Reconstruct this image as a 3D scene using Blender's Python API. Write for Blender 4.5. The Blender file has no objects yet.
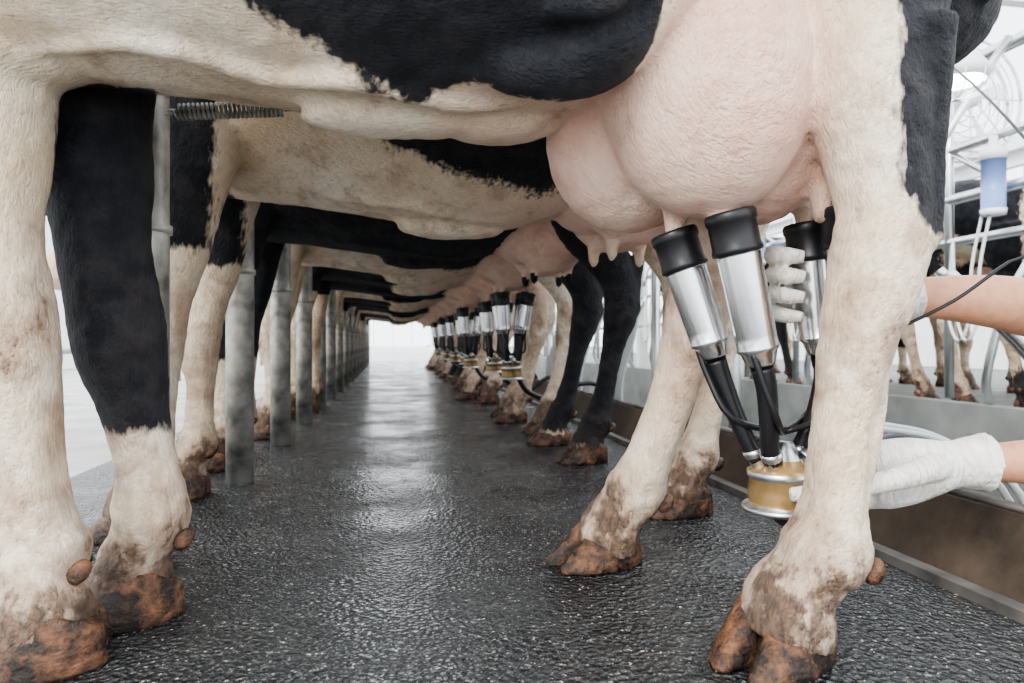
import bpy, bmesh, math, random
from mathutils import Vector, Matrix, noise, Euler
random.seed(4)
S = bpy.context.scene
C = S.collection
CA, SA = 0.985, 0.172          # row frame: a = across the row (cow axis), b = along the row
ANG = math.atan2(SA, CA)
CA, SA = math.cos(ANG), math.sin(ANG)
def rc(X, Y): return (X*CA+Y*SA, -X*SA+Y*CA)
def wc(a, b): return (a*CA-b*SA, a*SA+b*CA)

# ------------------------------------------------------------------ materials
def new_mat(name):
    m = bpy.data.materials.new(name); m.use_nodes = True
    nt = m.node_tree; b = nt.nodes['Principled BSDF']
    return m, nt, b
def N(nt, t, **kw):
    n = nt.nodes.new(t)
    for k, v in kw.items():
        if k in n.inputs: n.inputs[k].default_value = v
        else: setattr(n, k, v)
    return n
def ramp(nt, src, p0, p1, c0=(0,0,0,1), c1=(1,1,1,1)):
    r = nt.nodes.new('ShaderNodeValToRGB')
    r.color_ramp.elements[0].position = p0; r.color_ramp.elements[0].color = c0
    r.color_ramp.elements[1].position = p1; r.color_ramp.elements[1].color = c1
    nt.links.new(src, r.inputs[0]); return r.outputs[0]
def mix(nt, f, c1, c2, mode='MIX'):
    m = nt.nodes.new('ShaderNodeMix'); m.data_type = 'RGBA'; m.blend_type = mode
    def put(sock, v):
        if isinstance(v, (tuple, list)): sock.default_value = v
        elif isinstance(v, (int, float)): sock.default_value = v
        else: nt.links.new(v, sock)
    put(m.inputs[0], f); put(m.inputs[6], c1); put(m.inputs[7], c2)
    return m.outputs[2]
def mth(nt, op, a, b):
    m = nt.nodes.new('ShaderNodeMath'); m.operation = op
    for i, v in enumerate((a, b)):
        if isinstance(v, (int, float)): m.inputs[i].default_value = v
        else: nt.links.new(v, m.inputs[i])
    return m.outputs[0]
def bump(nt, b, src, strength, dist=0.01, prev=None):
    n = nt.nodes.new('ShaderNodeBump'); n.inputs['Strength'].default_value = strength
    n.inputs['Distance'].default_value = dist
    nt.links.new(src, n.inputs['Height'])
    if prev: nt.links.new(prev, n.inputs['Normal'])
    nt.links.new(n.outputs[0], b.inputs['Normal']); return n.outputs[0]
def simple(name, col, rough=.5, metal=0, nscale=None, namp=.15, bmp=0, **kw):
    m, nt, b = new_mat(name)
    b.inputs['Base Color'].default_value = (*col, 1); b.inputs['Roughness'].default_value = rough
    b.inputs['Metallic'].default_value = metal
    for k, v in kw.items(): b.inputs[k.replace('_', ' ')].default_value = v
    if nscale:
        tc = N(nt, 'ShaderNodeTexCoord'); no = N(nt, 'ShaderNodeTexNoise', Scale=float(nscale), Detail=5.0)
        nt.links.new(tc.outputs['Object'], no.inputs['Vector'])
        d = tuple(max(0, c*(1-namp*2)) for c in col)+(1,); l = tuple(min(1, c*(1+namp)) for c in col)+(1,)
        nt.links.new(ramp(nt, no.outputs[0], .3, .7, d, l), b.inputs['Base Color'])
        if bmp: bump(nt, b, no.outputs[0], bmp, .005)
    return m

# hide: driven by per-vertex fields (R black, G pink, B dirt)
def hide_mat():
    m, nt, b = new_mat('cow_hide'); L = nt.links
    at = N(nt, 'ShaderNodeAttribute', attribute_name='hide')
    sp = N(nt, 'ShaderNodeSeparateColor'); L.new(at.outputs['Color'], sp.inputs[0])
    tc = N(nt, 'ShaderNodeTexCoord')
    def noi(sc, det=4, stretch=None, dist=0.0, rough=.5):
        n = N(nt, 'ShaderNodeTexNoise', Scale=float(sc), Detail=float(det), Distortion=dist, Roughness=rough)
        if stretch:
            mp = N(nt, 'ShaderNodeMapping'); mp.inputs['Scale'].default_value = stretch
            L.new(tc.outputs['Object'], mp.inputs[0]); L.new(mp.outputs[0], n.inputs['Vector'])
        else: L.new(tc.outputs['Object'], n.inputs['Vector'])
        return n.outputs[0]
    n1 = noi(5, 5); n2 = noi(24, 6); n3 = noi(90, 4, (1, 1, .35)); fur = noi(190, 4, (.5, 1.7, .4), .3, .65); big = noi(9, 9, None, .4, .66)
    white = mix(nt, ramp(nt, n1, .35, .65), (.78, .62, .44, 1), (.92, .83, .70, 1))
    white = mix(nt, mth(nt, 'MULTIPLY', ramp(nt, big, .45, .66), .45), white, (.62, .42, .27, 1))
    white = mix(nt, mth(nt, 'MULTIPLY', ramp(nt, fur, .38, .64), .36), white, (.54, .40, .29, 1))
    pinkc = mix(nt, ramp(nt, n1, .35, .65), (.88, .66, .54, 1), (.82, .52, .42, 1))
    pinkc = mix(nt, mth(nt, 'MULTIPLY', ramp(nt, n2, .46, .70), .55), pinkc, (.68, .38, .30, 1))
    v = N(nt, 'ShaderNodeTexVoronoi', Scale=13.0, feature='DISTANCE_TO_EDGE')
    dv = N(nt, 'ShaderNodeTexNoise', Scale=9.0, Detail=3.0); L.new(tc.outputs['Object'], dv.inputs['Vector'])
    vv = mix(nt, .16, tc.outputs['Object'], dv.outputs['Color']); L.new(vv, v.inputs['Vector'])
    vein = mth(nt, 'MULTIPLY', ramp(nt, v.outputs['Distance'], .0, .035, (1, 1, 1, 1), (0, 0, 0, 1)), ramp(nt, n1, .42, .62))
    pinkc = mix(nt, mth(nt, 'MULTIPLY', vein, .22), pinkc, (.60, .30, .32, 1))
    c = mix(nt, sp.outputs[1], white, pinkc)
    ds = mth(nt, 'ADD', sp.outputs[2], mth(nt, 'MULTIPLY', mth(nt, 'SUBTRACT', big, .5), 1.5))
    ds = mth(nt, 'ADD', ds, mth(nt, 'MULTIPLY', mth(nt, 'SUBTRACT', n2, .5), .8))
    ds = mth(nt, 'ADD', ds, mth(nt, 'MULTIPLY', mth(nt, 'SUBTRACT', n3, .5), .45))
    stain = mth(nt, 'MULTIPLY', ramp(nt, ds, .40, .82), .80)
    mud = ramp(nt, ds, .80, .96)
    c = mix(nt, stain, c, (.36, .235, .165, 1))
    c = mix(nt, mth(nt, 'MULTIPLY', mud, .9), c, mix(nt, ramp(nt, n3, .4, .62), (.045, .028, .020, 1), (.17, .10, .065, 1)))
    f = mth(nt, 'ADD', sp.outputs[0], mth(nt, 'MULTIPLY', mth(nt, 'SUBTRACT', n3, .5), .5))
    f = mth(nt, 'ADD', f, mth(nt, 'MULTIPLY', mth(nt, 'SUBTRACT', n2, .5), .3))
    bm = ramp(nt, f, .44, .60)
    blk = mix(nt, ramp(nt, n2, .40, .75), (.007, .008, .012, 1), (.026, .027, .034, 1))
    blk = mix(nt, mth(nt, 'MULTIPLY', stain, .22), blk, (.12, .08, .06, 1))
    c = mix(nt, bm, c, blk)
    L.new(c, b.inputs['Base Color'])
    L.new(ramp(nt, mud, 0, 1, (.6, .6, .6, 1), (.33, .33, .33, 1)), b.inputs['Roughness'])
    L.new(ramp(nt, bm, 0, 1, (.35, .35, .35, 1), (.25, .25, .25, 1)), b.inputs['Specular IOR Level'])
    b.inputs['Sheen Weight'].default_value = .06
    p = bump(nt, b, n2, .5, .012)
    p = bump(nt, b, big, .5, .02, p)
    p = bump(nt, b, mud, .5, .006, p)
    bump(nt, b, fur, .85, .008, p)
    return m
HIDE = hide_mat()
def hoof_mat():
    m, nt, b = new_mat('hoof_horn'); L = nt.links
    tc = N(nt, 'ShaderNodeTexCoord')
    n = N(nt, 'ShaderNodeTexNoise', Scale=24.0, Detail=8.0, Roughness=.68); L.new(tc.outputs['Object'], n.inputs['Vector'])
    w = N(nt, 'ShaderNodeTexNoise', Scale=60.0, Detail=3.0)
    mp = N(nt, 'ShaderNodeMapping'); mp.inputs['Scale'].default_value = (.4, .4, 1.6)
    L.new(tc.outputs['Object'], mp.inputs[0]); L.new(mp.outputs[0], w.inputs['Vector'])
    c = ramp(nt, n.outputs[0], .44, .70, (.020, .013, .010, 1), (.33, .15, .075, 1))
    c = mix(nt, mth(nt, 'MULTIPLY', ramp(nt, w.outputs[0], .45, .7), .65), c, (.07, .045, .035, 1))
    L.new(c, b.inputs['Base Color']); b.inputs['Roughness'].default_value = .24
    p = bump(nt, b, w.outputs[0], .5, .007); bump(nt, b, n.outputs[0], .9, .014, p); return m
HOOF = hoof_mat()
EYE = simple('eye_dark', (.01, .008, .006), .1)
STEEL = simple('stainless_steel', (.72, .73, .75), .22, 1, 9, .08)
STEEL2 = simple('brushed_steel', (.66, .67, .69), .33, 1, 14, .08)
GALV = simple('galvanised_pipe', (.50, .49, .46), .48, .5, 14, .35, .3)
LIP = simple('kerb_lip', (.20, .19, .18), .45, .4, 10, .3, .3)
RUB = simple('black_rubber', (.012, .012, .014), .38)
AMBER = simple('amber_bowl', (.44, .29, .13), .2, .35, 20, .3)
HOSE = simple('clear_hose', (.62, .66, .66), .25)
CONC = simple('light_concrete', (.60, .60, .58), .7, 0, 3, .15, .3)
CONCD = simple('pit_concrete', (.22, .23, .22), .7, 0, 3, .2, .3)
WALLM = simple('white_wall', (.82, .84, .85), .6, 0, 2, .05)
WHITEP = simple('white_painted_metal', (.8, .82, .83), .4)
BLUE = simple('blue_plastic', (.22, .32, .62), .35)
def kick_mat():
    m, nt, b = new_mat('worn_kick_plate'); L = nt.links
    tc = N(nt, 'ShaderNodeTexCoord')
    n = N(nt, 'ShaderNodeTexNoise', Scale=4.0, Detail=8.0, Roughness=.65); L.new(tc.outputs['Object'], n.inputs['Vector'])
    c = ramp(nt, n.outputs[0], .35, .68, (.025, .020, .016, 1), (.14, .105, .08, 1))
    L.new(c, b.inputs['Base Color']); b.inputs['Roughness'].default_value = .42; b.inputs['Metallic'].default_value = .1
    bump(nt, b, n.outputs[0], .3, .01); return m
KICK = kick_mat()
def floor_mat():
    m, nt, b = new_mat('wet_rubber_floor'); L = nt.links
    tc = N(nt, 'ShaderNodeTexCoord')
    def noi(sc, det=3, rough=.5):
        n = N(nt, 'ShaderNodeTexNoise', Scale=float(sc), Detail=float(det), Roughness=rough)
        L.new(tc.outputs['Object'], n.inputs['Vector']); return n.outputs[0]
    big = noi(2.6, 7, .68); mid = noi(36, 5, .6); fine = noi(130, 3, .6)
    v = N(nt, 'ShaderNodeTexVoronoi', Scale=105.0); L.new(tc.outputs['Object'], v.inputs['Vector'])
    base = mix(nt, ramp(nt, big, .35, .65), (.012, .015, .018, 1), (.040, .043, .045, 1))
    base = mix(nt, mth(nt, 'MULTIPLY', ramp(nt, mid, .5, .7), .3), base, (.085, .085, .08, 1))
    glint_spk = mth(nt, 'MULTIPLY', ramp(nt, fine, .61, .66), ramp(nt, mid, .45, .58))
    base = mix(nt, mth(nt, 'MULTIPLY', glint_spk, .9), base, (.66, .65, .61, 1))  # pale granule specks: wet glints painted into the base colour
    L.new(base, b.inputs['Base Color'])
    rg = ramp(nt, big, .40, .62, (.05, .05, .05, 1), (.30, .30, .30, 1))
    L.new(rg, b.inputs['Roughness'])
    b.inputs['Specular IOR Level'].default_value = 1.0
    p = bump(nt, b, mid, .5, .008)
    p = bump(nt, b, v.outputs['Distance'], .9, .007, p)
    bump(nt, b, fine, .75, .005, p)
    return m
FLOOR = floor_mat()

# ------------------------------------------------------------------ mesh tools
def catmull(P, sub):
    out = []
    n = len(P)
    for i in range(n-1):
        p0 = P[max(i-1, 0)]; p1 = P[i]; p2 = P[i+1]; p3 = P[min(i+2, n-1)]
        for s in range(sub):
            t = s/sub
            out.append(tuple(0.5*((2*b)+(-a+c)*t+(2*a-5*b+4*c-d)*t*t+(-a+3*b-3*c+d)*t**3) for a, b, c, d in zip(p0, p1, p2, p3)))
    out.append(tuple(P[-1])); return out
def tube(bm, P, ref=(0, 1, 0), n=16, sub=4, mi=0, power=1.0):
    P = [p if len(p) == 5 else (*p, p[3]) for p in P]
    Q = catmull(P, sub) if sub > 1 else P
    ref = Vector(ref); rings = []
    for i, q in enumerate(Q):
        c = Vector(q[:3]); t = (Vector(Q[min(i+1, len(Q)-1)][:3])-Vector(Q[max(i-1, 0)][:3])).normalized()
        e2 = ref-ref.dot(t)*t
        if e2.length < 1e-3: e2 = Vector((1, 0, 0))-t.x*t
        e2.normalize(); e1 = t.cross(e2)
        ring = []
        for k in range(n):
            an = 2*math.pi*k/n; cc, ss = math.cos(an), math.sin(an)
            ring.append(bm.verts.new(c+e1*(cc*max(q[3], 1e-4))+e2*(ss*max(q[4], 1e-4))))
        rings.append(ring)
    fs = []
    for r0, r1 in zip(rings, rings[1:]):
        for k in range(n):
            fs.append(bm.faces.new((r0[k], r0[(k+1) % n], r1[(k+1) % n], r1[k])))
    fs.append(bm.faces.new(rings[0][::-1])); fs.append(bm.faces.new(rings[-1]))
    for f in fs: f.material_index = mi; f.smooth = True
def ell(bm, c, r, rot=(0, 0, 0), mi=0, seg=20):
    M = Matrix.Translation(c) @ Euler(rot).to_matrix().to_4x4() @ Matrix.Diagonal((*r, 1))
    g = bmesh.ops.create_uvsphere(bm, u_segments=seg, v_segments=seg//2+2, radius=1, matrix=M)
    for v in g['verts']:
        for f in v.link_faces: f.material_index = mi; f.smooth = True
def lathe(bm, p0, axis, prof, n=28, mi=0):
    ax = Vector(axis).normalized(); r = Vector((1, 0, 0)) if abs(ax.x) < .8 else Vector((0, 1, 0))
    e1 = (r-r.dot(ax)*ax).normalized(); e2 = ax.cross(e1); p0 = Vector(p0); prev = None
    for q in prof:
        ring = [bm.verts.new(p0+ax*q[0]+(e1*math.cos(2*math.pi*k/n)+e2*math.sin(2*math.pi*k/n))*max(q[1], 1e-4)) for k in range(n)]
        if prev:
            for k in range(n):
                f = bm.faces.new((prev[k], prev[(k+1) % n], ring[(k+1) % n], ring[k])); f.smooth = True
                f.material_index = q[2] if len(q) > 2 else mi
        prev = ring
def box(bm, x0, x1, y0, y1, z0, z1, mi=0):
    vs = [bm.verts.new(p) for p in [(x0, y0, z0), (x1, y0, z0), (x1, y1, z0), (x0, y1, z0), (x0, y0, z1), (x1, y0, z1), (x1, y1, z1), (x0, y1, z1)]]
    for f in [(0, 3, 2, 1), (4, 5, 6, 7), (0, 1, 5, 4), (1, 2, 6, 5), (2, 3, 7, 6), (3, 0, 4, 7)]:
        bm.faces.new([vs[i] for i in f]).material_index = mi
def to_mesh(bm, name, mats=()):
    bmesh.ops.recalc_face_normals(bm, faces=bm.faces[:])
    me = bpy.data.meshes.new(name); bm.to_mesh(me); bm.free()
    for m in mats: me.materials.append(m)
    return me
def add(name, me, loc=(0, 0, 0), rot=0.0, parent=None):
    o = bpy.data.objects.new(name, me); C.objects.link(o)
    o.location = loc; o.rotation_euler = (0, 0, rot)
    if parent: o.parent = parent
    return o
def fuse(bm, voxel, it=5, fac=.5):
    me = to_mesh(bm, 'tmp'); o = bpy.data.objects.new('tmp', me); C.objects.link(o)
    r = o.modifiers.new('r', 'REMESH'); r.mode = 'VOXEL'; r.voxel_size = voxel; r.use_smooth_shade = True
    s = o.modifiers.new('s', 'SMOOTH'); s.factor = fac; s.iterations = it
    dg = bpy.context.evaluated_depsgraph_get(); dg.update()
    out = bpy.data.meshes.new_from_object(o.evaluated_get(dg))
    bpy.data.objects.remove(o); bpy.data.meshes.remove(me)
    return out
def lerp_tab(tab, x):
    if x <= tab[0][0]: return tab[0][1]
    for (x0, y0), (x1, y1) in zip(tab, tab[1:]):
        if x <= x1: return y0+(y1-y0)*(x-x0)/(x1-x0)
    return tab[-1][1]

# ------------------------------------------------------------------ cow parts
def hoof(bm, a, b, yaw=0.0, L=.172, W=.064, H=.078):
    """cloven hoof, toes toward -a; the two claws meet along a straight inner wall"""
    R = Matrix.Translation((a, b, 0)) @ Matrix.Rotation(yaw, 4, 'Z')
    n = 32
    for side in (-1, 1):
        prev = None
        lv = [(0, .99, 1.0, -.012), (.005, 1.0, 1.03, -.012), (.014, .96, 1.04, -.009), (.032, .84, 1.01, .001), (.050, .71, .97, .013), (.064, .61, .92, .020), (H-.002, .52, .84, .026)]
        for z, fl, fw, sh in lv:
            ring = []
            for k in range(n):
                t = 2*math.pi*k/n; x = math.copysign(abs(math.cos(t))**.85, math.cos(t)); y = math.copysign(abs(math.sin(t))**.75, math.sin(t))
                toe = max(0, -x); heel = max(0, x)
                gap = .0015+.002*toe**3
                wid = W*fw*(1-.36*toe**2.4-.12*heel**2)
                yc = gap+wid*(y+1)*.5
                p = Vector((x*L*.5*fl+sh, side*yc, z*(1-.32*heel)))
                if z > 0: p += Vector((1, 1, 0))*.0022*noise.noise(Vector((a*9+p.x*45, b*7+p.y*45, p.z*60)))
                ring.append(bm.verts.new(R @ p))
            if prev:
                for k in range(n):
                    f = bm.faces.new((prev[k], prev[(k+1) % n], ring[(k+1) % n], ring[k])); f.smooth = True; f.material_index = 1
            else:
                bm.faces.new(ring[::-1]).material_index = 1
            prev = ring
        bm.faces.new(prev).material_index = 1
def dewclaws(bm, a, b, z, yaw=0.0, mi=1):
    for s in (-1, 1):
        v = Matrix.Rotation(yaw, 3, 'Z') @ Vector((-.006, s*.024, 0))
        ell(bm, (a+v.x, b+v.y, z), (.013, .013, .019), (0, .7, yaw), mi, 12)

HIND = [(.035, .006, .058, .062), (.062, .012, .055, .061), (.085, .018, .050, .056), (.105, .027, .046, .050), (.14, .045, .053, .050), (.18, .055, .041, .040), (.26, .072, .034, .032), (.36, .088, .035, .032),
        (.44, .103, .045, .040), (.50, .116, .057, .046), (.56, .122, .059, .045), (.64, .105, .062, .048), (.74, .05, .09, .064), (.86, -.01, .14, .095), (1.0, .0, .19, .12), (1.15, .02, .2, .12)]
FRONT = [(.035, .006, .058, .062), (.062, .01, .055, .060), (.085, .016, .050, .055), (.105, .022, .046, .048), (.14, .038, .051, .049), (.18, .040, .040, .038), (.26, .036, .034, .033), (.33, .03, .040, .040),
         (.39, .018, .053, .051), (.45, .018, .052, .049), (.53, .03, .049, .045), (.62, .035, .064, .056), (.74, .03, .092, .075), (.88, .02, .13, .095), (1.05, .0, .17, .10)]
def leg_from(tmpl, fa, fb, ta, tb, k=1.06):
    out = []
    for z, da, ra, rb in tmpl:
        t = max(0, min(1, (z-.1)/(.95)))
        out.append((fa+da+(ta-fa)*t, fb+(tb-fb)*t, z, ra*k if z < .7 else ra, rb*k if z < .7 else rb))
    return out
BODY = [(-.80, 1.17, .20, .15), (-.70, 1.13, .27, .20), (-.55, 1.10, .32, .25), (-.35, 1.10, .34, .29), (-.1, 1.09, .36, .33), (.08, 1.08, .37, .34), (.26, 1.10, .34, .32),
        (.42, 1.15, .29, .29), (.6, 1.19, .26, .28), (.78, 1.22, .23, .24), (.92, 1.22, .17, .18), (.98, 1.22, .1, .1)]
def cow_mesh(name, legs, feet, field, voxel, body=BODY, udder=None, teats=(), yaws=(0, 0, 0, 0), extra=None, headpose=0.0, dirt=1.0):
    bm = bmesh.new()
    tube(bm, [(a, 0, z, rz, rb) for a, z, rz, rb in body], (0, 1, 0), 32, 4)
    for lg in legs: tube(bm, lg, (0, 1, 0), 20, 4)
    for s in (-1, 1):
        ell(bm, (.52, s*.20, 1.30), (.17, .09, .12)); ell(bm, (-.58, s*.17, 1.12), (.15, .09, .24), (0, .25, 0))
        ell(bm, (.80, s*.15, 1.18), (.11, .08, .14))
    ell(bm, (-.5, 0, 1.38), (.18, .06, .08))
    hp = headpose
    tube(bm, [(-.60, 0, 1.15, .26, .18), (-.82, 0, 1.13, .22, .13), (-1.02, 0, 1.08+hp*.5, .17, .10), (-1.17, 0, 1.04+hp, .12, .09), (-1.24, 0, 1.02+hp, .09, .08)], (0, 1, 0), 20, 4)
    tube(bm, [(-1.10, 0, 1.10+hp, .05, .06), (-1.17, 0, 1.06+hp, .12, .10), (-1.27, 0, .98+hp, .125, .105), (-1.38, 0, .87+hp, .095, .075), (-1.48, 0, .77+hp, .075, .065), (-1.54, 0, .71+hp, .075, .07), (-1.575, 0, .675+hp, .05, .055)], (0, 1, 0), 20, 4)
    for s in (-1, 1):
        tube(bm, [(-1.16, s*.08, 1.10+hp, .02, .02), (-1.15, s*.14, 1.10+hp, .045, .016), (-1.14, s*.21, 1.08+hp, .04, .014), (-1.135, s*.26, 1.05+hp, .012, .008)], (1, 0, .6), 12, 3)
        ell(bm, (-1.245, s*.095, 1.03+hp), (.035, .02, .025))
    tube(bm, [(.88, 0, 1.33, .05), (.96, 0, 1.31, .035), (1.0, 0, 1.22, .028), (1.0, 0, 1.10, .024), (.99, .01, 1.0, .016)], (0, 1, 0), 12, 4)
    if udder:
        for u in udder: ell(bm, u[0], u[1], u[2] if len(u) > 2 else (0, 0, 0), 0, 28)
    for t in teats:
        tube(bm, [(t[0], t[1], t[2]+.06, .026), (t[0], t[1], t[2]+.015, .018), (t[0], t[1], t[2]-.02, .015), (t[0], t[1], t[2]-.035, .009)], (0, 1, 0), 10, 2)
    if extra: extra(bm)
    base = fuse(bm, voxel, 3)
    hb = bmesh.new(); hb.from_mesh(base); hb.normal_update()
    offs = []
    for v in hb.verts:          # lumpy skin and clotted hair near the feet
        p = v.co; k = lerp_tab([(.05, .0032), (.18, .0030), (.28, .0012), (.40, .0022), (.60, .0015), (.8, .0016)], p.z)
        if udder:
            u = udder[0]
            if sum(((x-c)/(r*1.1))**2 for x, c, r in zip(p, u[0], u[1])) < 1: k *= .35
        n_ = noise.noise(p*38)+.6*noise.noise(p*75)
        offs.append(v.normal*(n_*k+noise.noise(p*13)*k*1.4))
    for v, o_ in zip(hb.verts, offs): v.co += o_
    for f in hb.faces: f.smooth = True; f.material_index = 0
    for i, ((fa, fb, fz), yw) in enumerate(zip(feet, yaws)):
        hoof(hb, fa, fb, yw)
        q = min(legs[i], key=lambda p: abs(p[2]-.14))
        dewclaws(hb, q[0]+q[3]*.84, q[1], .120, yw)
    for s in (-1, 1): ell(hb, (-1.252, s*.108, 1.035+hp), (.017, .012, .014), (0, 0, 0), 2, 12)
    bmesh.ops.recalc_face_normals(hb, faces=hb.faces[:])
    me = bpy.data.meshes.new(name); hb.to_mesh(me); hb.free()
    for m in (HIDE, HOOF, EYE): me.materials.append(m)
    at = me.color_attributes.new('hide', 'FLOAT_COLOR', 'POINT')
    vals = []
    dt = [(.05, 1.0), (.085, .95), (.12, .80), (.18, .62), (.26, .46), (.34, .48), (.42, .56), (.48, .48), (.54, .48), (.60, .40), (.72, .34), (.80, .33), (1.0, .28)]
    for v in me.vertices:
        a, b, z = v.co
        d = field(a, b, z)
        R = max(0, min(1, .5+d/.09))
        G = 0
        if udder:
            for u in udder:
                q = math.sqrt(sum(((x-c)/r)**2 for x, c, r in zip((a, b, z), u[0], u[1])))
                G = max(G, max(0, min(1, (1.30-q)/.28)))
        if z > .92: G *= max(0, 1-(z-.92)/.12)
        if .05 < a < .7 and z < .95 and abs(b) < .16: G = max(G, .35)
        if a < -1.48: G = max(G, .8)
        D = lerp_tab(dt, z)
        D = D*(1-.55*G)*dirt
        vals += [R*(1-.95*(G > .6)), G, min(1, D), 1]
    at.data.foreach_set('color', vals)
    return me

# ---- cow 1 (nearest)
B1 = 1.0
def wl(pts):
    out = []
    for X, Y, z, r1, r2 in pts:
        a, b = rc(X, Y); out.append((a, b-B1, z, r1, r2))
    return out
nh = wl([(.362, .91, .032, .060, .066), (.368, .91, .062, .058, .066), (.378, .91, .088, .053, .060), (.392, .908, .108, .050, .053), (.414, .905, .142, .059, .055), (.424, .91, .180, .047, .045), (.430, .91, .225, .040, .038), (.438, .915, .285, .039, .036),
         (.450, .92, .345, .042, .038), (.464, .925, .41, .050, .044), (.484, .93, .475, .061, .05), (.503, .935, .545, .068, .052), (.512, .94, .60, .066, .052), (.505, .95, .686, .076, .062),
         (.498, .96, .76, .092, .075), (.494, .98, .835, .11, .09), (.50, 1.0, .92, .14, .11), (.50, 1.0, 1.05, .18, .12), (.50, 1.0, 1.18, .18, .12)])
fh = wl([(.178, 1.30, .032, .060, .064), (.186, 1.297, .062, .057, .062), (.196, 1.292, .088, .052, .056), (.210, 1.285, .110, .048, .050), (.232, 1.28, .142, .058, .052), (.247, 1.27, .185, .046, .043), (.272, 1.26, .257, .041, .038), (.302, 1.25, .349, .045, .040),
         (.326, 1.24, .44, .055, .047), (.352, 1.24, .53, .066, .052), (.372, 1.23, .62, .076, .058), (.40, 1.22, .75, .11, .08), (.45, 1.2, .9, .15, .11), (.48, 1.2, 1.1, .18, .12)])
nf = wl([(-.606, .885, .032, .060, .064), (-.607, .888, .062, .057, .060), (-.609, .89, .088, .053, .055), (-.613, .895, .110, .050, .049), (-.618, .90, .142, .059, .054), (-.628, .90, .18, .048, .045), (-.634, .90, .24, .042, .040), (-.648, .90, .33, .048, .046),
         (-.664, .90, .41, .062, .058), (-.672, .90, .48, .060, .055), (-.682, .90, .57, .056, .052), (-.695, .905, .66, .075, .065), (-.712, .91, .76, .10, .08), (-.725, .92, .9, .13, .09), (-.73, .93, 1.05, .16, .1)])
ff = wl([(-.584, 1.045, .032, .060, .064), (-.582, 1.05, .062, .056, .060), (-.578, 1.05, .088, .052, .055), (-.568, 1.05, .115, .048, .048), (-.556, 1.05, .155, .058, .052), (-.557, 1.05, .2, .048, .044), (-.566, 1.05, .255, .044, .041), (-.584, 1.05, .33, .051, .048),
         (-.602, 1.05, .41, .067, .06), (-.613, 1.05, .48, .068, .058), (-.628, 1.05, .57, .066, .058), (-.64, 1.055, .66, .080, .066), (-.665, 1.06, .78, .10, .08), (-.68, 1.07, .92, .13, .09), (-.69, 1.08, 1.05, .16, .1)])
def L1(X, Y, z=0):
    a, b = rc(X, Y); return (a, b-B1, z)
feet1 = [L1(.352, .91), L1(.164, 1.30), L1(-.61, .885), L1(-.588, 1.04)]
u1 = [(L1(.285, 1.0, .80), (.158, .135, .20)), (L1(.19, 1.13, .745), (.135, .12, .145), (0, -.25, 0)), (L1(.385, 1.08, .765), (.125, .12, .16))]
def blk1(a, b, z):
    Bt = lerp_tab([(-.36, -.5), (-.28, -.24), (-.22, -.19), (-.13, -.15), (-.04, -.115), (.03, -.085), (.07, -.10), (.11, -.12), (.15, -.115), (.2, -.14), (.25, -.12), (.29, -.13), (.33, -.2), (.37, -.5)], a)
    d = min(Bt-b, z-.70)
    d = max(d, min(b-.03, z-.285, -.33-a) if b > 0 else -1)
    ab = lerp_tab([(.54, .76), (.575, .69), (.62, .655), (.75, .645), (.85, .655), (1.0, .60)], z)
    d = max(d, min(a-ab, z-.555))
    d = max(d, min(z-1.15, .5))
    d = max(d, min(b-.05, a-.5, z-.75))
    return d
body1 = [(-.80, 1.15, .20, .15), (-.70, 1.13, .27, .20), (-.6, 1.12, .31, .25), (-.4, 1.10, .325, .28), (-.14, 1.09, .33, .32), (.05, 1.07, .335, .33), (.2, 1.08, .325, .31), (.30, 1.12, .29, .29),
         (.42, 1.16, .27, .28), (.6, 1.2, .25, .28), (.78, 1.22, .23, .24), (.92, 1.22, .17, .18), (.98, 1.22, .1, .1)]
def ex1(bm):
    tube(bm, [(.06, -.12, .80, .02), (.13, -.125, .785, .035), (.20, -.14, .775, .045), (.27, -.15, .80, .05), (.335, -.165, .87, .045), (.40, -.19, .98, .04)], (0, 1, 0), 14, 4)
    tube(bm, [(.18, -.20, .82, .015), (.25, -.215, .83, .022), (.32, -.22, .90, .022), (.38, -.22, 1.0, .02)], (0, 1, 0), 12, 4)
    tube(bm, [(-.45, -.05, .79, .012), (-.3, -.10, .785, .014), (-.15, -.07, .765, .016), (-.05, -.10, .757, .016), (.08, -.07, .748, .016), (.2, -.06, .765, .014)], (0, 1, 0), 10, 4)
    tube(bm, [(-.5, -.16, .86, .02), (-.35, -.2, .87, .014), (-.25, -.18, .83, .01)], (0, 1, 0), 10, 4)
    ell(bm, (.0, 0, .740), (.13, .05, .025)); ell(bm, (.15, .02, .75), (.1, .06, .03)); ell(bm, (-.52, 0, .80), (.14, .08, .05))
    a, b, z = L1(.556, .94, .575); ell(bm, (a, b, z), (.032, .024, .045), (0, -.2, 0))
    tube(bm, [(a+.016, b, .56, .022), (a+.022, b, .64, .019), (a+.020, b, .74, .026), (a+.01, b, .86, .045)], (0, 1, 0), 12, 3)
    a, b, z = L1(.41, 1.24, .54); ell(bm, (a, b, z), (.028, .026, .045), (0, -.2, 0))
    ell(bm, (.90, .13, 1.06), (.22, .14, .16))
    for (X0, Y0, X1, Y1, zt, zb) in ((.520, .93, .452, .905, .50, .17), (.372, 1.24, .276, 1.27, .50, .17)):
        a0, b0, _ = L1(X0, Y0); a1, b1, _ = L1(X1, Y1)
        tube(bm, [(a0, b0, zt, .016), ((a0+a1)/2+.004, (b0+b1)/2, (zt+zb)/2, .014), (a1, b1, zb, .016)], (0, 1, 0), 10, 4)
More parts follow.
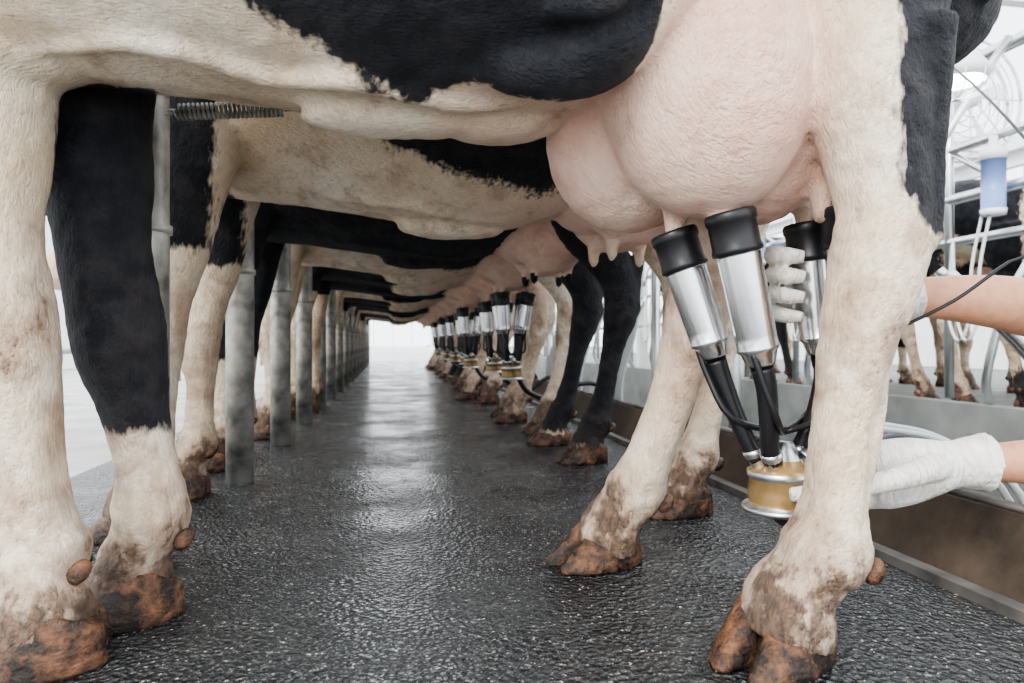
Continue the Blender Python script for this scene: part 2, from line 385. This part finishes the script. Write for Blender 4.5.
me1 = cow_mesh('dairy_cow', [nh, fh, nf, ff], feet1, blk1, .0066, body1, u1,
    [L1(.30, .985, .60), L1(.25, 1.05, .60), L1(.472, 1.10, .62), L1(.463, 1.02, .63)], (.50, .28, .35, .5), ex1)
x, y = wc(0, B1); add('dairy_cow', me1, (x, y, 0), ANG)

# ---- other cows
UD = [((.47, -.08, .80), (.14, .11, .13)), ((.47, .08, .80), (.14, .11, .13)), ((.38, 0, .81), (.12, .15, .10))]
TE = [(.41, -.08, .665), (.41, .08, .665), (.54, -.07, .665), (.54, .07, .665)]
def mk(name, f4, field, voxel=.011, yaws=(.2, 0, .1, .1), dirt=1.0):
    feet = [(p[0], p[1], 0) for p in f4]
    legs = [leg_from(HIND, *f4[0], .60, -.19), leg_from(HIND, *f4[1], .60, .19), leg_from(FRONT, *f4[2], -.61, -.15), leg_from(FRONT, *f4[3], -.61, .15)]
    def ex(bm):
        for p, tb in ((f4[0], -.19), (f4[1], .19)):
            t = (.52-.1)/.95; a = p[0]+.12+(.60-p[0])*t; b = p[1]+(tb-p[1])*t
            ell(bm, (a+.05, b, .555), (.026, .024, .045), (0, -.2, 0))
            tube(bm, [(a+.055, b, .54, .02), (a+.06, b, .64, .018), (a+.08, b, .8, .03)], (0, 1, 0), 10, 3)
        tube(bm, [(-.3, -.08, .775, .014), (-.1, -.11, .75, .017), (.08, -.08, .735, .018), (.28, -.09, .78, .018)], (0, 1, 0), 10, 4)
        ell(bm, (.0, .0, .715), (.14, .05, .03))
    return cow_mesh(name, legs, feet, field, voxel, BODY, UD, TE, yaws, ex, 0.0, dirt)
def blk2(a, b, z):
    zl = lerp_tab([(-.22, .92), (-.17, .86), (-.08, .83), (.0, .80), (.08, .79), (.2, .772), (.27, .80), (.3, .88)], a)
    d = min(z-zl, a+.22, .31-a, -.08-b)
    d = max(d, min(-.52-a+.1*(z-.9), z-.62))
    return max(d, min(z-1.2, .5))
def blk3(a, b, z):
    d = .2
    if a < -.2: d = min(d, z-.36)
    return min(d, z-.06)
def nblk(seed, bias, legs):
    def f(a, b, z):
        n = noise.noise(Vector((a*1.7+seed, b*2.0+seed*2, z*1.5-seed)))
        d = (n+bias)*.35
        if z < .70: d = min(d, (n+legs)*.3)
        return d
    return f
cow2 = mk('cow2', [(.54, -.20), (.61, .2), (-.71, -.18), (-.72, .2)], blk2, .009, (.2, 0, .1, .1), 1.1)
cow3 = mk('cow3', [(.56, -.22), (.54, .2), (-.70, -.16), (-.70, .18)], blk3, .010)
cow4 = mk('cow4', [(.58, -.2), (.52, .22), (-.66, -.16), (-.70, .2)], nblk(3.3, -.12, -.5), .012, dirt=1.15)
cow5 = mk('cow5', [(.52, -.2), (.60, .2), (-.71, -.16), (-.64, .18)], nblk(7.9, -.12, -.45), .012, dirt=1.15)
cow6 = mk('cow6', [(.56, -.2), (.48, .2), (-.66, -.16), (-.71, .18)], nblk(12.4, -.08, -.4), .012, dirt=1.15)
seq = [cow2, cow3, cow4, cow5, cow6, cow4, cow5, cow3, cow6, cow4, cow5, cow6, cow4, cow5]
SP = .75
rows = []
for i, me in enumerate(seq):
    b = 1.78+i*SP; off = [.15, .10, .10, .13, .07, .12, .10, .08, .12, .1, .13, .1, .08, .1][i]
    x, y = wc(off, b); add('dairy_cow', me, (x, y, 0), ANG+[0, 0, .02, -.03, .03][i % 5]); rows.append((b, off))
for i, b in enumerate([2.2, 3.0, 3.8, 4.6, 5.4, 6.2, 7.0, 8.2]):
    me = [cow5, cow3, cow6, cow4][i % 4]
    x, y = wc(4.35, b); add('dairy_cow', me, (x, y, 0), ANG+math.pi)

# ------------------------------------------------------------------ milking clusters
MC = [STEEL, RUB, AMBER, STEEL2, HOSE]
def cup(bm, top, bot, r=.031):
    top = Vector(top); bot = Vector(bot); ax = bot-top; L = ax.length
    k = r/.031
    prof = [(0, .012, 1), (0, .034*k, 1), (.004, .0365*k, 1), (.014, .0365*k, 1), (.017, .034*k, 1), (.05, .0345*k, 1), (.054, .036*k, 1), (.060, .036*k, 1), (.062, .0315*k, 1),
            (.064, .0315*k, 0), (L*.5, .0305*k, 0), (L-.045, .0295*k, 0), (L-.03, .029*k, 0), (L-.028, .030*k, 0), (L-.024, .030*k, 0), (L-.02, .026*k, 0), (L-.004, .021*k, 0), (L, .019*k, 0), (L, .016*k, 1), (L+.02, .015*k, 1), (L+.02, 0.0, 1)]
    lathe(bm, top, ax, prof, 28)
def claw(bm, c, r=.05):
    x, y, z = c
    lathe(bm, (x, y, z-.045), (0, 0, 1), [(0, 0, 3), (0, r*1.15, 3), (.004, r*1.2, 3), (.009, r*1.15, 3), (.011, r*.95, 3), (.014, r*.97, 2), (.03, r*1.0, 2), (.05, r*.95, 2), (.053, r*1.02, 3), (.062, r*1.02, 3), (.066, r*.85, 2), (.08, r*.6, 2), (.092, r*.45, 3), (.105, r*.35, 3), (.107, 0, 3)], 32)
def cluster(name, cups, cl, out_pts):
    bm = bmesh.new()
    for i, (t, b) in enumerate(cups):
        cup(bm, t, b)
        t = Vector(t); b = Vector(b); ax = (b-t).normalized(); c = Vector(cl)
        d = Vector((b.x-c.x, b.y-c.y, 0)); d = d.normalized() if d.length > 1e-4 else Vector((1, 0, 0))
        nip = c+d*.036+Vector((0, 0, .035)); m = b+ax*.06
        m = (m+nip+d*.02+Vector((0, 0, .03)))/2
        tube(bm, [(*(b+ax*.005), .0165), (*(b+ax*.035), .015), (*m, .014), (*(nip+Vector((d.x*.012, d.y*.012, .018))), .014), (*nip, .015)], (0, 1, 0), 12, 4, 1)
        s = Vector((-d.y, d.x, 0))*.02
        tube(bm, [(*(b-ax*.02+d*.022), .005), (*(b+ax*.03+d*.022+s*.3), .005), (*(m+s+d*.012), .005), (*(c+Vector((0, 0, .075))), .005)], (0, 1, 0), 8, 4, 1)
        lathe(bm, nip-Vector((0, 0, .012)), (d.x*.3, d.y*.3, 1), [(0, .010, 3), (.012, .012, 3), (.02, .0165, 3), (.026, .0165, 3), (.028, .013, 3)], 16)
    claw(bm, cl)
    if out_pts: tube(bm, [(*p, .0125) for p in out_pts], (0, 1, 0), 12, 6, 1)
    return to_mesh(bm, name, MC)
m = cluster('milking_cluster', [((.312, .98, .606), (.362, .99, .385)), ((.250, 1.06, .59), (.314, 1.055, .395)), ((.474, 1.10, .61), (.498, 1.10, .40)), ((.496, 1.015, .62), (.506, 1.02, .42))],
    (.415, 1.05, .205), [(.415, 1.09, .19), (.44, 1.16, .14), (.55, 1.30, .08), (.72, 1.45, .16), (.88, 1.55, .20), (1.02, 1.6, .1), (1.08, 1.62, -.2)])
add('milking_cluster', m)
gm = cluster('milking_cluster_row', [((.41, -.08, .655), (.43, -.06, .455)), ((.41, .08, .655), (.43, .05, .455)), ((.54, -.07, .655), (.51, -.055, .455)), ((.54, .07, .655), (.51, .05, .455))],
    (.47, 0, .28), [(.50, 0, .25), (.56, .02, .17), (.70, .08, .13), (.83, .1, .20), (.96, .1, .16), (.99, .1, -.2)])
for i, (b, off) in enumerate(rows[2:11]):
    x, y = wc(off, b); add('milking_cluster', gm, (x, y, 0), ANG)

# ------------------------------------------------------------------ stall posts
bm = bmesh.new(); pr = .040
lathe(bm, (0, 0, 0), (0, 0, 1), [(0, 0), (0, pr), (.6, pr), (1.525, pr), (1.525, 0)], 24)
lathe(bm, (0, 0, .88), (0, 0, 1), [(0, pr), (0, pr+.01), (.05, pr+.01), (.05, pr)], 24)
lathe(bm, (0, 0, .62), (0, 0, 1), [(0, pr), (0, pr+.005), (.015, pr+.005), (.015, pr)], 24)
ell(bm, (.052, 0, .905), (.012, .02, .012), (0, 0, 0), 0, 10)
post = to_mesh(bm, 'stall_post', [GALV])
for i in range(16):
    a = -.45; b = 1.36 if i == 0 else 2.15+(i-1)*SP
    x, y = wc(a, b); add('stall_post', post, (x, y, 0), ANG)
bm = bmesh.new(); n = 24; pts = []
p0 = Vector((*wc(-.385, 1.32), .835)); p1 = Vector((*wc(-.20, 1.33), .855)); ax = (p1-p0).normalized(); e1 = ax.cross(Vector((0, 0, 1))).normalized(); e2 = ax.cross(e1)
for k in range(n*8+1):
    t = k/(n*8); an = 2*math.pi*n*t; p = p0+(p1-p0)*t+e1*math.cos(an)*.013+e2*math.sin(an)*.013; pts.append((*p, .0032))
tube(bm, pts, (0, 0, 1), 6, 1)
tube(bm, [(*(p0-ax*.02), .006), (*p0, .006)], (0, 1, 0), 8, 2); tube(bm, [(*p1, .006), (*(p1+ax*.10+Vector((0, 0, .01))), .006)], (0, 1, 0), 8, 2)
add('gate_spring', to_mesh(bm, 'gate_spring', [GALV]))
bm = bmesh.new()
tube(bm, [(*wc(-.45, b), 1.555, .028) for b in (-1, 14)], (0, 0, 1), 16, 1)
add('head_rail', to_mesh(bm, 'head_rail', [GALV]))

# ------------------------------------------------------------------ ground, kerb, pit
def strip(name, prof, b0, b1, mat, nb=2):
    bm = bmesh.new(); prev = None
    for i in range(nb):
        b = b0+(b1-b0)*i/(nb-1); ring = [bm.verts.new((a, b, z)) for a, z in prof]
        if prev:
            for k in range(len(prof)-1): bm.faces.new((prev[k], prev[k+1], ring[k+1], ring[k]))
        prev = ring
    me = bpy.data.meshes.new(name); bm.to_mesh(me); bm.free(); me.materials.append(mat)
    return add(name, me, (0, 0, 0), ANG)
strip('floor', [(-.98, 0), (.935, 0)], -2, 15, FLOOR)
strip('floor_feed_passage', [(-30, -.012), (-.98, -.012), (-.98, 0)], -8, 60, CONC)
strip('trim_kick_plate', [(.93, 0.0), (.93, .012), (.955, .014), (.96, .022), (1.015, .135), (1.05, .14), (1.06, .12), (1.06, -.85)], -2, 15, KICK)
bm = bmesh.new(); box(bm, .922, .952, -2, 15, .0, .018); tube(bm, [(1.03, -2, .142, .008), (1.03, 15, .142, .008)], (0, 0, 1), 10, 1)
add('trim_kerb_edge', to_mesh(bm, 'k', [LIP]), (0, 0, 0), ANG)
strip('floor_pit', [(1.06, -.85), (2.9, -.85)], -2, 15, CONCD)
strip('floor_opposite', [(2.9, -.85), (2.9, .1), (3.0, .1), (3.02, 0), (30, 0)], -8, 60, CONCD)
strip('floor_yard', [(-.98, -.004), (3.0, -.004)], 15, 60, CONC)
strip('floor_entrance', [(-.98, -.004), (3.0, -.004)], -8, -2, CONC)
def wall(name, a0, b0, a1, b1, h, wins, z0, z1, mat=WALLM, t=.12):
    bm = bmesh.new(); L = math.hypot(a1-a0, b1-b0)
    box(bm, 0, L, -t, 0, 0, z0); box(bm, 0, L, -t, 0, z1, h); s = 0
    for s0, s1 in wins:
        box(bm, s, s0, -t, 0, z0, z1); s = s1
        for k in range(1, 4):
            xx = s0+(s1-s0)*k/4; box(bm, xx-.02, xx+.02, -t*.7, -t*.4, z0, z1, 1)
        box(bm, s0, s1, -t*.7, -t*.4, (z0+z1)/2-.02, (z0+z1)/2+.02, 1)
    box(bm, s, L, -t, 0, z0, z1)
    me = to_mesh(bm, name, [mat, WHITEP]); x, y = wc(a0, b0)
    add(name, me, (x, y, 0), ANG+math.atan2(b1-b0, a1-a0))
wall('wall_left', -5.0, -4, -5.0, 26, 3.4, [(i*5+.5, i*5+4.5) for i in range(6)], .9, 2.9)
wall('wall_right', 9.0, -4, 9.0, 26, 3.4, [(i*5+.5, i*5+4.5) for i in range(6)], 1.1, 3.0)
wall('wall_back', -5.0, 26, 9.0, 26, 3.4, [(.8, 3.2), (3.6, 6.4), (7.4, 9.6), (10.4, 13.2)], .05, 2.9)
bm = bmesh.new()
for z in (.35, .8): tube(bm, [(-2.3, -3, z, .022), (-2.3, 15, z, .022)], (0, 0, 1), 12, 1)
for i in range(19): tube(bm, [(-2.3, -2.5+i*.95, -.01, .028), (-2.3, -2.5+i*.95, 1.0, .028)], (0, 1, 0), 12, 1)
add('feed_rail', to_mesh(bm, 'feed_rail', [GALV]), (0, 0, 0), ANG)

# ------------------------------------------------------------------ parlour pipework on the far side of the pit
bm = bmesh.new()
for z, r in ((.62, .022), (.98, .024), (1.22, .03), (1.5, .024), (1.95, .035)):
    tube(bm, [(3.12, -1, z, r), (3.12, 14, z, r)], (0, 0, 1), 14, 1)
for i in range(19):
    b = .4+i*.75
    tube(bm, [(3.12, b, .1, .025), (3.12, b, 2.6, .025)], (0, 1, 0), 14, 1)
    tube(bm, [(3.08, b+.1, .98, .022), (2.96, b+.22, .62, .022), (2.92, b+.3, .25, .022), (3.0, b+.36, .1, .022)], (0, 1, 0), 12, 4)
    tube(bm, [(3.12, b, 1.5, .016), (3.25, b+.37, 1.22, .016), (3.12, b+.75, 1.5, .016)], (0, 1, 0), 10, 3)
    tube(bm, [(3.05, b+.3, 1.95, .02), (2.7, b+.45, 1.3, .02), (2.62, b+.5, 1.0, .02)], (0, 1, 0), 12, 3)
tube(bm, [(2.05, 1.35, -.3, .02), (1.85, 1.5, .15, .02), (1.72, 1.62, .42, .02), (1.6, 1.75, .62, .02)], (0, 1, 0), 12, 4)
tube(bm, [(2.15, 1.45, -.3, .016), (1.93, 1.6, .15, .016), (1.80, 1.72, .42, .016), (1.66, 1.85, .64, .016)], (0, 1, 0), 12, 4)
tube(bm, [(2.05, 1.35, -.85, .024), (2.05, 1.35, -.28, .024)], (0, 1, 0), 12, 1); tube(bm, [(2.15, 1.45, -.85, .02), (2.15, 1.45, -.28, .02)], (0, 1, 0), 12, 1)
add('parlour_pipework', to_mesh(bm, 'parlour_pipework', [STEEL2]), (0, 0, 0), ANG)
bm = bmesh.new()
for i in range(16):
    b = .74+i*.75
    lathe(bm, (3.0, b, 1.06), (0, 0, 1), [(0, 0, 1), (0, .055, 1), (.03, .06, 1), (.03, .055, 0), (.28, .055, 0), (.28, .062, 1), (.33, .062, 1), (.35, .02, 1), (.40, .02, 1), (.4, 0, 1)], 20)
    for k in range(2):
        o = .05*k
        tube(bm, [(2.98, b+o, 1.06, .008), (2.95, b+.03+o, .8, .008), (2.93, b+.02+o, .55, .008), (2.92, b+.08+o, .42, .008), (2.93, b+.16+o, .58, .008), (2.95, b+.2, .95, .008)], (0, 1, 0), 8, 4, 2)
add('milk_meter_row', to_mesh(bm, 'milk_meter_row', [BLUE, WHITEP, HOSE]), (0, 0, 0), ANG)
bm = bmesh.new()
for i in range(16):
    b = 2.3+i*.75
    tube(bm, [(1.22, b, -.85, .02), (1.22, b, 1.5, .02)], (0, 1, 0), 12, 1)
    for k in range(4):
        o = .045*k
        tube(bm, [(1.22, b+.08+o, 1.3, .011), (1.2, b+.1+o, .9, .011), (1.17, b+.13+o, .5, .011), (1.12, b+.2+o, .22, .011), (1.16, b+.3+o*.5, .0, .011)], (0, 1, 0), 8, 4, 1)
tube(bm, [(1.22, 2.2, 1.45, .03), (1.22, 14, 1.45, .03)], (0, 0, 1), 14, 1)
tube(bm, [(1.22, 2.2, .95, .024), (1.22, 14, .95, .024)], (0, 0, 1), 14, 1)
add('milk_line_frame', to_mesh(bm, 'milk_line_frame', [STEEL2, HOSE]), (0, 0, 0), ANG)
bm = bmesh.new()
for k in range(4):
    z = .150+.010*(k % 2); o = k*.024
    tube(bm, [(1.0, 1.40+o, z-.0, .0085), (1.06, 1.48+o, z+.025, .0085), (1.15, 1.55+o, z+.045, .0085), (1.27, 1.56+o, z+.040, .0085), (1.38, 1.50+o, z+.01, .0085), (1.5, 1.42+o, z-.1, .0085), (1.6, 1.5, z-.35, .0085), (1.5, 1.8, z-.6, .0085)], (0, 0, 1), 10, 5)
add('milk_hose', to_mesh(bm, 'milk_hose', [HOSE]), (0, 0, 0), ANG)
bm = bmesh.new()
tube(bm, [(.62, 1.10, .44, .003), (.70, 1.08, .485, .003), (.78, 1.07, .545, .003), (.90, 1.08, .61, .003), (1.05, 1.5, .95, .003), (1.3, 2.2, 1.4, .003)], (0, 0, 1), 6, 5)
add('pulsator_cable', to_mesh(bm, 'pulsator_cable', [RUB]))
LM, nt, b_ = new_mat('lamp_glow'); b_.inputs['Emission Color'].default_value = (1, .98, .95, 1); b_.inputs['Emission Strength'].default_value = 18
# pit lamps
bm = bmesh.new()
lathe(bm, (0, 0, 0), (0, 0, 1), [(0, 0, 1), (0, .11, 1), (.01, .12, 0), (.03, .14, 0), (.10, .09, 0), (.17, .05, 0), (.22, .04, 0), (.22, .012, 0), (1.25, .012, 0), (1.25, 0, 0)], 28)
for k in range(10):
    t = k/10*2*math.pi
    tube(bm, [(.135*math.cos(t), .135*math.sin(t), .02, .003), (.11*math.cos(t), .11*math.sin(t), -.05, .003), (.0, .0, -.08, .003)], (0, 0, 1), 6, 3)
lampm = to_mesh(bm, 'pit_lamp', [WHITEP, LM])
for b in (2.6, 5.6, 8.6):
    x, y = wc(2.42, b); add('pit_lamp', lampm, (x, y, 1.55), 0)
# ventilation fans hanging over the opposite platform
bm = bmesh.new()
for rr in (.36, .30, .24, .18, .12, .06):
    for off in (-.06, .06):
        P = [(rr*math.cos(2*math.pi*k/32), off*(1.1-rr), rr*math.sin(2*math.pi*k/32), .004 if rr < .36 else .010) for k in range(33)]
        tube(bm, P, (0, 1, 0), 6, 1)
lathe(bm, (0, -.07, 0), (0, 1, 0), [(0, 0), (0, .06), (.12, .07), (.2, .05), (.2, 0)], 20)
for k in range(5):
    t = k*2*math.pi/5; c_, s_ = math.cos(t), math.sin(t); c2, s2 = math.cos(t+.45), math.sin(t+.45)
    vs = [bm.verts.new(p) for p in [(.06*c_, -.02, .06*s_), (.31*c_, -.03, .31*s_), (.31*c2, .03, .31*s2), (.06*c2, .02, .06*s2)]]
    bm.faces.new(vs)
for k in range(8):
    t = k*math.pi/4
    tube(bm, [(.05*math.cos(t), -.06, .05*math.sin(t), .004), (.36*math.cos(t), -.05, .36*math.sin(t), .004)], (0, 1, 0), 6, 1)
tube(bm, [(0, 0, .36, .012), (0, 0, 1.35, .012)], (0, 1, 0), 8, 1)
fanm = to_mesh(bm, 'ventilation_fan', [WHITEP])
for b in (3.6, 8.0):
    x, y = wc(3.4, b); add('ventilation_fan', fanm, (x, y, 1.88), ANG)
bm = bmesh.new()
for a in (-4.9, 3.4, 8.9): box(bm, a-.06, a+.06, -4, 26, 3.2, 3.4)
for i in range(8):
    b = -3+i*4; box(bm, -4.9, 8.9, b-.05, b+.05, 3.3, 3.5)
for i in range(8):
    b = -3+i*4; box(bm, 3.34, 3.46, b-.06, b+.06, 0, 3.3)
box(bm, 2.39, 2.45, -4, 26, 2.80, 2.86)
for i in range(8):
    b = -3+i*4; box(bm, 2.40, 2.44, b-.02, b+.02, 2.82, 3.35)
add('roof_frame', to_mesh(bm, 'roof_frame', [WHITEP]), (0, 0, 0), ANG)

# ------------------------------------------------------------------ dairy worker
def worker_mat():
    m, nt, b = new_mat('worker_body'); L = nt.links
    at = N(nt, 'ShaderNodeAttribute', attribute_name='col'); tc = N(nt, 'ShaderNodeTexCoord')
    n = N(nt, 'ShaderNodeTexNoise', Scale=60.0, Detail=4.0); L.new(tc.outputs['Object'], n.inputs['Vector'])
    c = mix(nt, mth(nt, 'MULTIPLY', ramp(nt, n.outputs[0], .4, .7), .25), at.outputs['Color'], (.6, .3, .2, 1), 'MULTIPLY')
    L.new(c, b.inputs['Base Color']); b.inputs['Roughness'].default_value = .5
    bump(nt, b, n.outputs[0], .15, .004); return m
def glove_mat():
    m, nt, b = new_mat('latex_glove'); L = nt.links; tc = N(nt, 'ShaderNodeTexCoord')
    n = N(nt, 'ShaderNodeTexNoise', Scale=38.0, Detail=4.0, Distortion=1.2)
    mp = N(nt, 'ShaderNodeMapping'); mp.inputs['Scale'].default_value = (2.0, .7, .7)
    L.new(tc.outputs['Object'], mp.inputs[0]); L.new(mp.outputs[0], n.inputs['Vector'])
    L.new(ramp(nt, n.outputs[0], .3, .7, (.70, .66, .60, 1), (.90, .88, .84, 1)), b.inputs['Base Color'])
    b.inputs['Roughness'].default_value = .42; bump(nt, b, n.outputs[0], .8, .01); return m
GLOVE = glove_mat(); WM = worker_mat()
HAIR = simple('dark_hair', (.03, .02, .015), .6, 0, 60, .3, .5)
bm = bmesh.new(); cx, cy = 1.30, 1.22
tube(bm, [(cx+.02, cy, -.12, .11, .17), (cx+.02, cy, 0, .12, .175), (cx, cy, .12, .11, .16), (cx-.02, cy, .26, .12, .175), (cx-.04, cy, .42, .125, .19), (cx-.05, cy, .53, .095, .17), (cx-.05, cy, .585, .06, .09), (cx-.055, cy, .64, .055, .058), (cx-.07, cy, .70, .055, .055)], (0, 1, 0), 24, 4)
tube(bm, [(cx-.08, cy, .66, .05, .045), (cx-.10, cy, .70, .085, .065), (cx-.09, cy, .77, .10, .078), (cx-.08, cy, .84, .10, .08), (cx-.075, cy, .89, .075, .06), (cx-.075, cy, .91, .03, .03)], (0, 1, 0), 24, 4)
ell(bm, (cx-.195, cy, .775), (.022, .014, .024)); ell(bm, (cx-.175, cy, .735), (.018, .026, .009)); ell(bm, (cx-.165, cy, .69), (.025, .025, .018))
for s in (-1, 1):
    ell(bm, (cx-.07, cy+s*.085, .775), (.02, .01, .032)); ell(bm, (cx-.172, cy+s*.034, .815), (.015, .022, .008))
    tube(bm, [(cx+.02, cy+s*.08, .0, .10, .09), (cx+.02, cy+s*.10, -.2, .085, .08), (cx-.01, cy+s*.11, -.42, .06, .058), (cx+.0, cy+s*.115, -.6, .055, .052), (cx+.02, cy+s*.12, -.80, .05, .048), (cx+.02, cy+s*.12, -.84, .05, .048)], (0, 1, 0), 18, 4)
    tube(bm, [(cx+.07, cy+s*.12, -.81, .04, .04), (cx+.0, cy+s*.125, -.80, .05, .045), (cx-.08, cy+s*.13, -.815, .035, .045), (cx-.15, cy+s*.135, -.825, .025, .035)], (0, 1, 0), 14, 3)
tube(bm, [(cx-.04, cy+.12, .52, .06, .06), (cx-.06, cy+.19, .52, .062, .06), (cx-.16, cy+.19, .49, .052, .052), (1.02, 1.28, .475, .047, .047), (.93, 1.22, .478, .052, .048), (.84, 1.18, .488, .047, .043), (.73, 1.155, .494, .038, .034), (.64, 1.15, .495, .030, .027), (.60, 1.145, .495, .03, .026)], (0, 1, 0), 18, 4)
tube(bm, [(cx-.04, cy-.12, .52, .06, .06), (cx-.05, cy-.19, .50, .062, .06), (cx-.10, cy-.20, .40, .052, .052), (1.13, 1.05, .29, .046, .046), (1.05, 1.07, .235, .05, .046), (.95, 1.09, .228, .046, .042), (.85, 1.10, .226, .038, .035), (.76, 1.10, .225, .030, .029), (.72, 1.10, .224, .03, .028)], (0, 1, 0), 18, 4)
wb = fuse(bm, .007, 4)
wb.materials.append(WM)
at = wb.color_attributes.new('col', 'FLOAT_COLOR', 'POINT'); vals = []
for v in wb.vertices:
    x, y, z = v.co
    skin = (.56, .30, .19)
    if z > .60: c = skin
    elif z < -.60: c = (.02, .02, .02)
    elif z < .02: c = (.03, .04, .07)
    elif x > cx-.17 and abs(y-cy) < .28 and not (x < 1.16 and y > cy+.12): c = (.05, .09, .17)
    elif x > 1.10: c = (.05, .09, .17)
    else: c = skin
    vals += [*c, 1]
at.data.foreach_set('color', vals)
for p in wb.polygons: p.use_smooth = True
W = bpy.data.objects.new('dairy_worker', None); C.objects.link(W)
add('body', wb, parent=W)
bm = bmesh.new(); ell(bm, (cx-.065, cy, .835), (.105, .088, .085)); ell(bm, (cx-.03, cy, .78), (.075, .078, .09)); add('hair', to_mesh(bm, 'hair', [HAIR]), parent=W)
bm = bmesh.new()
for s in (-1, 1): ell(bm, (cx-.176, cy+s*.034, .797), (.01, .013, .009), (0, 0, 0), 0, 12)
add('eyes', to_mesh(bm, 'eyes', [EYE]), parent=W)
bm = bmesh.new()
tube(bm, [(.68, 1.15, .495, .040, .037), (.67, 1.15, .495, .037, .034), (.63, 1.148, .497, .033, .030), (.60, 1.148, .50, .038, .028), (.565, 1.152, .505, .048, .024), (.54, 1.155, .512, .052, .020), (.52, 1.157, .514, .050, .016)], (0, 1, 0), 16, 4)
for i, (z, l) in enumerate(((.560, .88), (.529, 1.0), (.498, .95), (.468, .78))):
    w_ = .0155-.0008*i
    tube(bm, [(.560, 1.155, z*.8+.103, w_), (.520, 1.160, z, w_), (.472, 1.152, z+.003, w_*.95), (.432, 1.122, z+.001, w_*1.02), (.418+.01*(1-l), 1.082+.02*(1-l), z-.003, w_*.94), (.424, 1.048+.04*(1-l), z-.008, w_*.9), (.446, 1.036+.04*(1-l), z-.011, w_*.62)], (0, 0, 1), 12, 4)
tube(bm, [(.595, 1.14, .52, .018), (.57, 1.11, .550, .015), (.555, 1.085, .568, .013), (.545, 1.068, .575, .0125), (.54, 1.062, .580, .009)], (0, 0, 1), 12, 4)
g = fuse(bm, .0026, 1); g.materials.append(GLOVE)
for p in g.polygons: p.use_smooth = True
add('gloved_hand_upper', g, parent=W)
bm = bmesh.new()
tube(bm, [(.762, 1.10, .225, .050, .048), (.757, 1.10, .225, .046, .044), (.735, 1.10, .224, .042, .040), (.71, 1.10, .222, .038, .035), (.68, 1.10, .218, .045, .035), (.64, 1.10, .212, .054, .034), (.60, 1.10, .205, .056, .030), (.575, 1.10, .20, .050, .024)], (0, 1, 0), 18, 4)
for i, (z, l, yy) in enumerate(((.240, .92, 1.112), (.214, 1.0, 1.122), (.188, .95, 1.12), (.164, .78, 1.108))):
    tube(bm, [(.61, 1.108, z, .0155), (.56, yy, z-.002, .0148), (.515, yy+.012, z-.006, .014), (.47, yy+.006, z-.01, .013), (.43+.05*(1-l), yy+.002, z-.012, .012), (.405+.06*(1-l), yy-.006, z-.012, .009)], (0, 0, 1), 12, 4)
tube(bm, [(.675, 1.085, .222, .024), (.63, 1.045, .222, .021), (.56, 1.005, .216, .0165), (.50, .985, .21, .015), (.440, .978, .203, .014), (.400, .982, .200, .010)], (0, 0, 1), 12, 4)
g = fuse(bm, .003, 2); g.materials.append(GLOVE)
for p in g.polygons: p.use_smooth = True
add('gloved_hand_lower', g, parent=W)

# ------------------------------------------------------------------ light and camera
w = bpy.data.worlds.new('World'); S.world = w; w.use_nodes = True
bg = w.node_tree.nodes['Background']; bg.inputs[0].default_value = (.92, .965, 1.0, 1); bg.inputs[1].default_value = 3.4
def sun(name, rot, e, ang, col=(1, .95, .87)):
    l = bpy.data.lights.new(name, 'SUN'); l.energy = e; l.angle = ang; l.color = col
    o = bpy.data.objects.new(name, l); C.objects.link(o); o.rotation_euler = rot
sun('sun', (math.radians(62), 0, math.radians(-35)), 3.2, .35)
try: S.view_settings.look = 'AgX - Medium High Contrast'
except Exception as e: print(e)
cam = bpy.data.cameras.new('camera'); cam.lens = 24; cam.sensor_width = 36; cam.clip_start = .02
cam.dof.use_dof = True; cam.dof.focus_distance = 1.15; cam.dof.aperture_fstop = 5.6
co = bpy.data.objects.new('camera', cam); C.objects.link(co); co.location = (0, 0, .42); co.rotation_euler = (math.radians(90), 0, 0)
S.camera = co
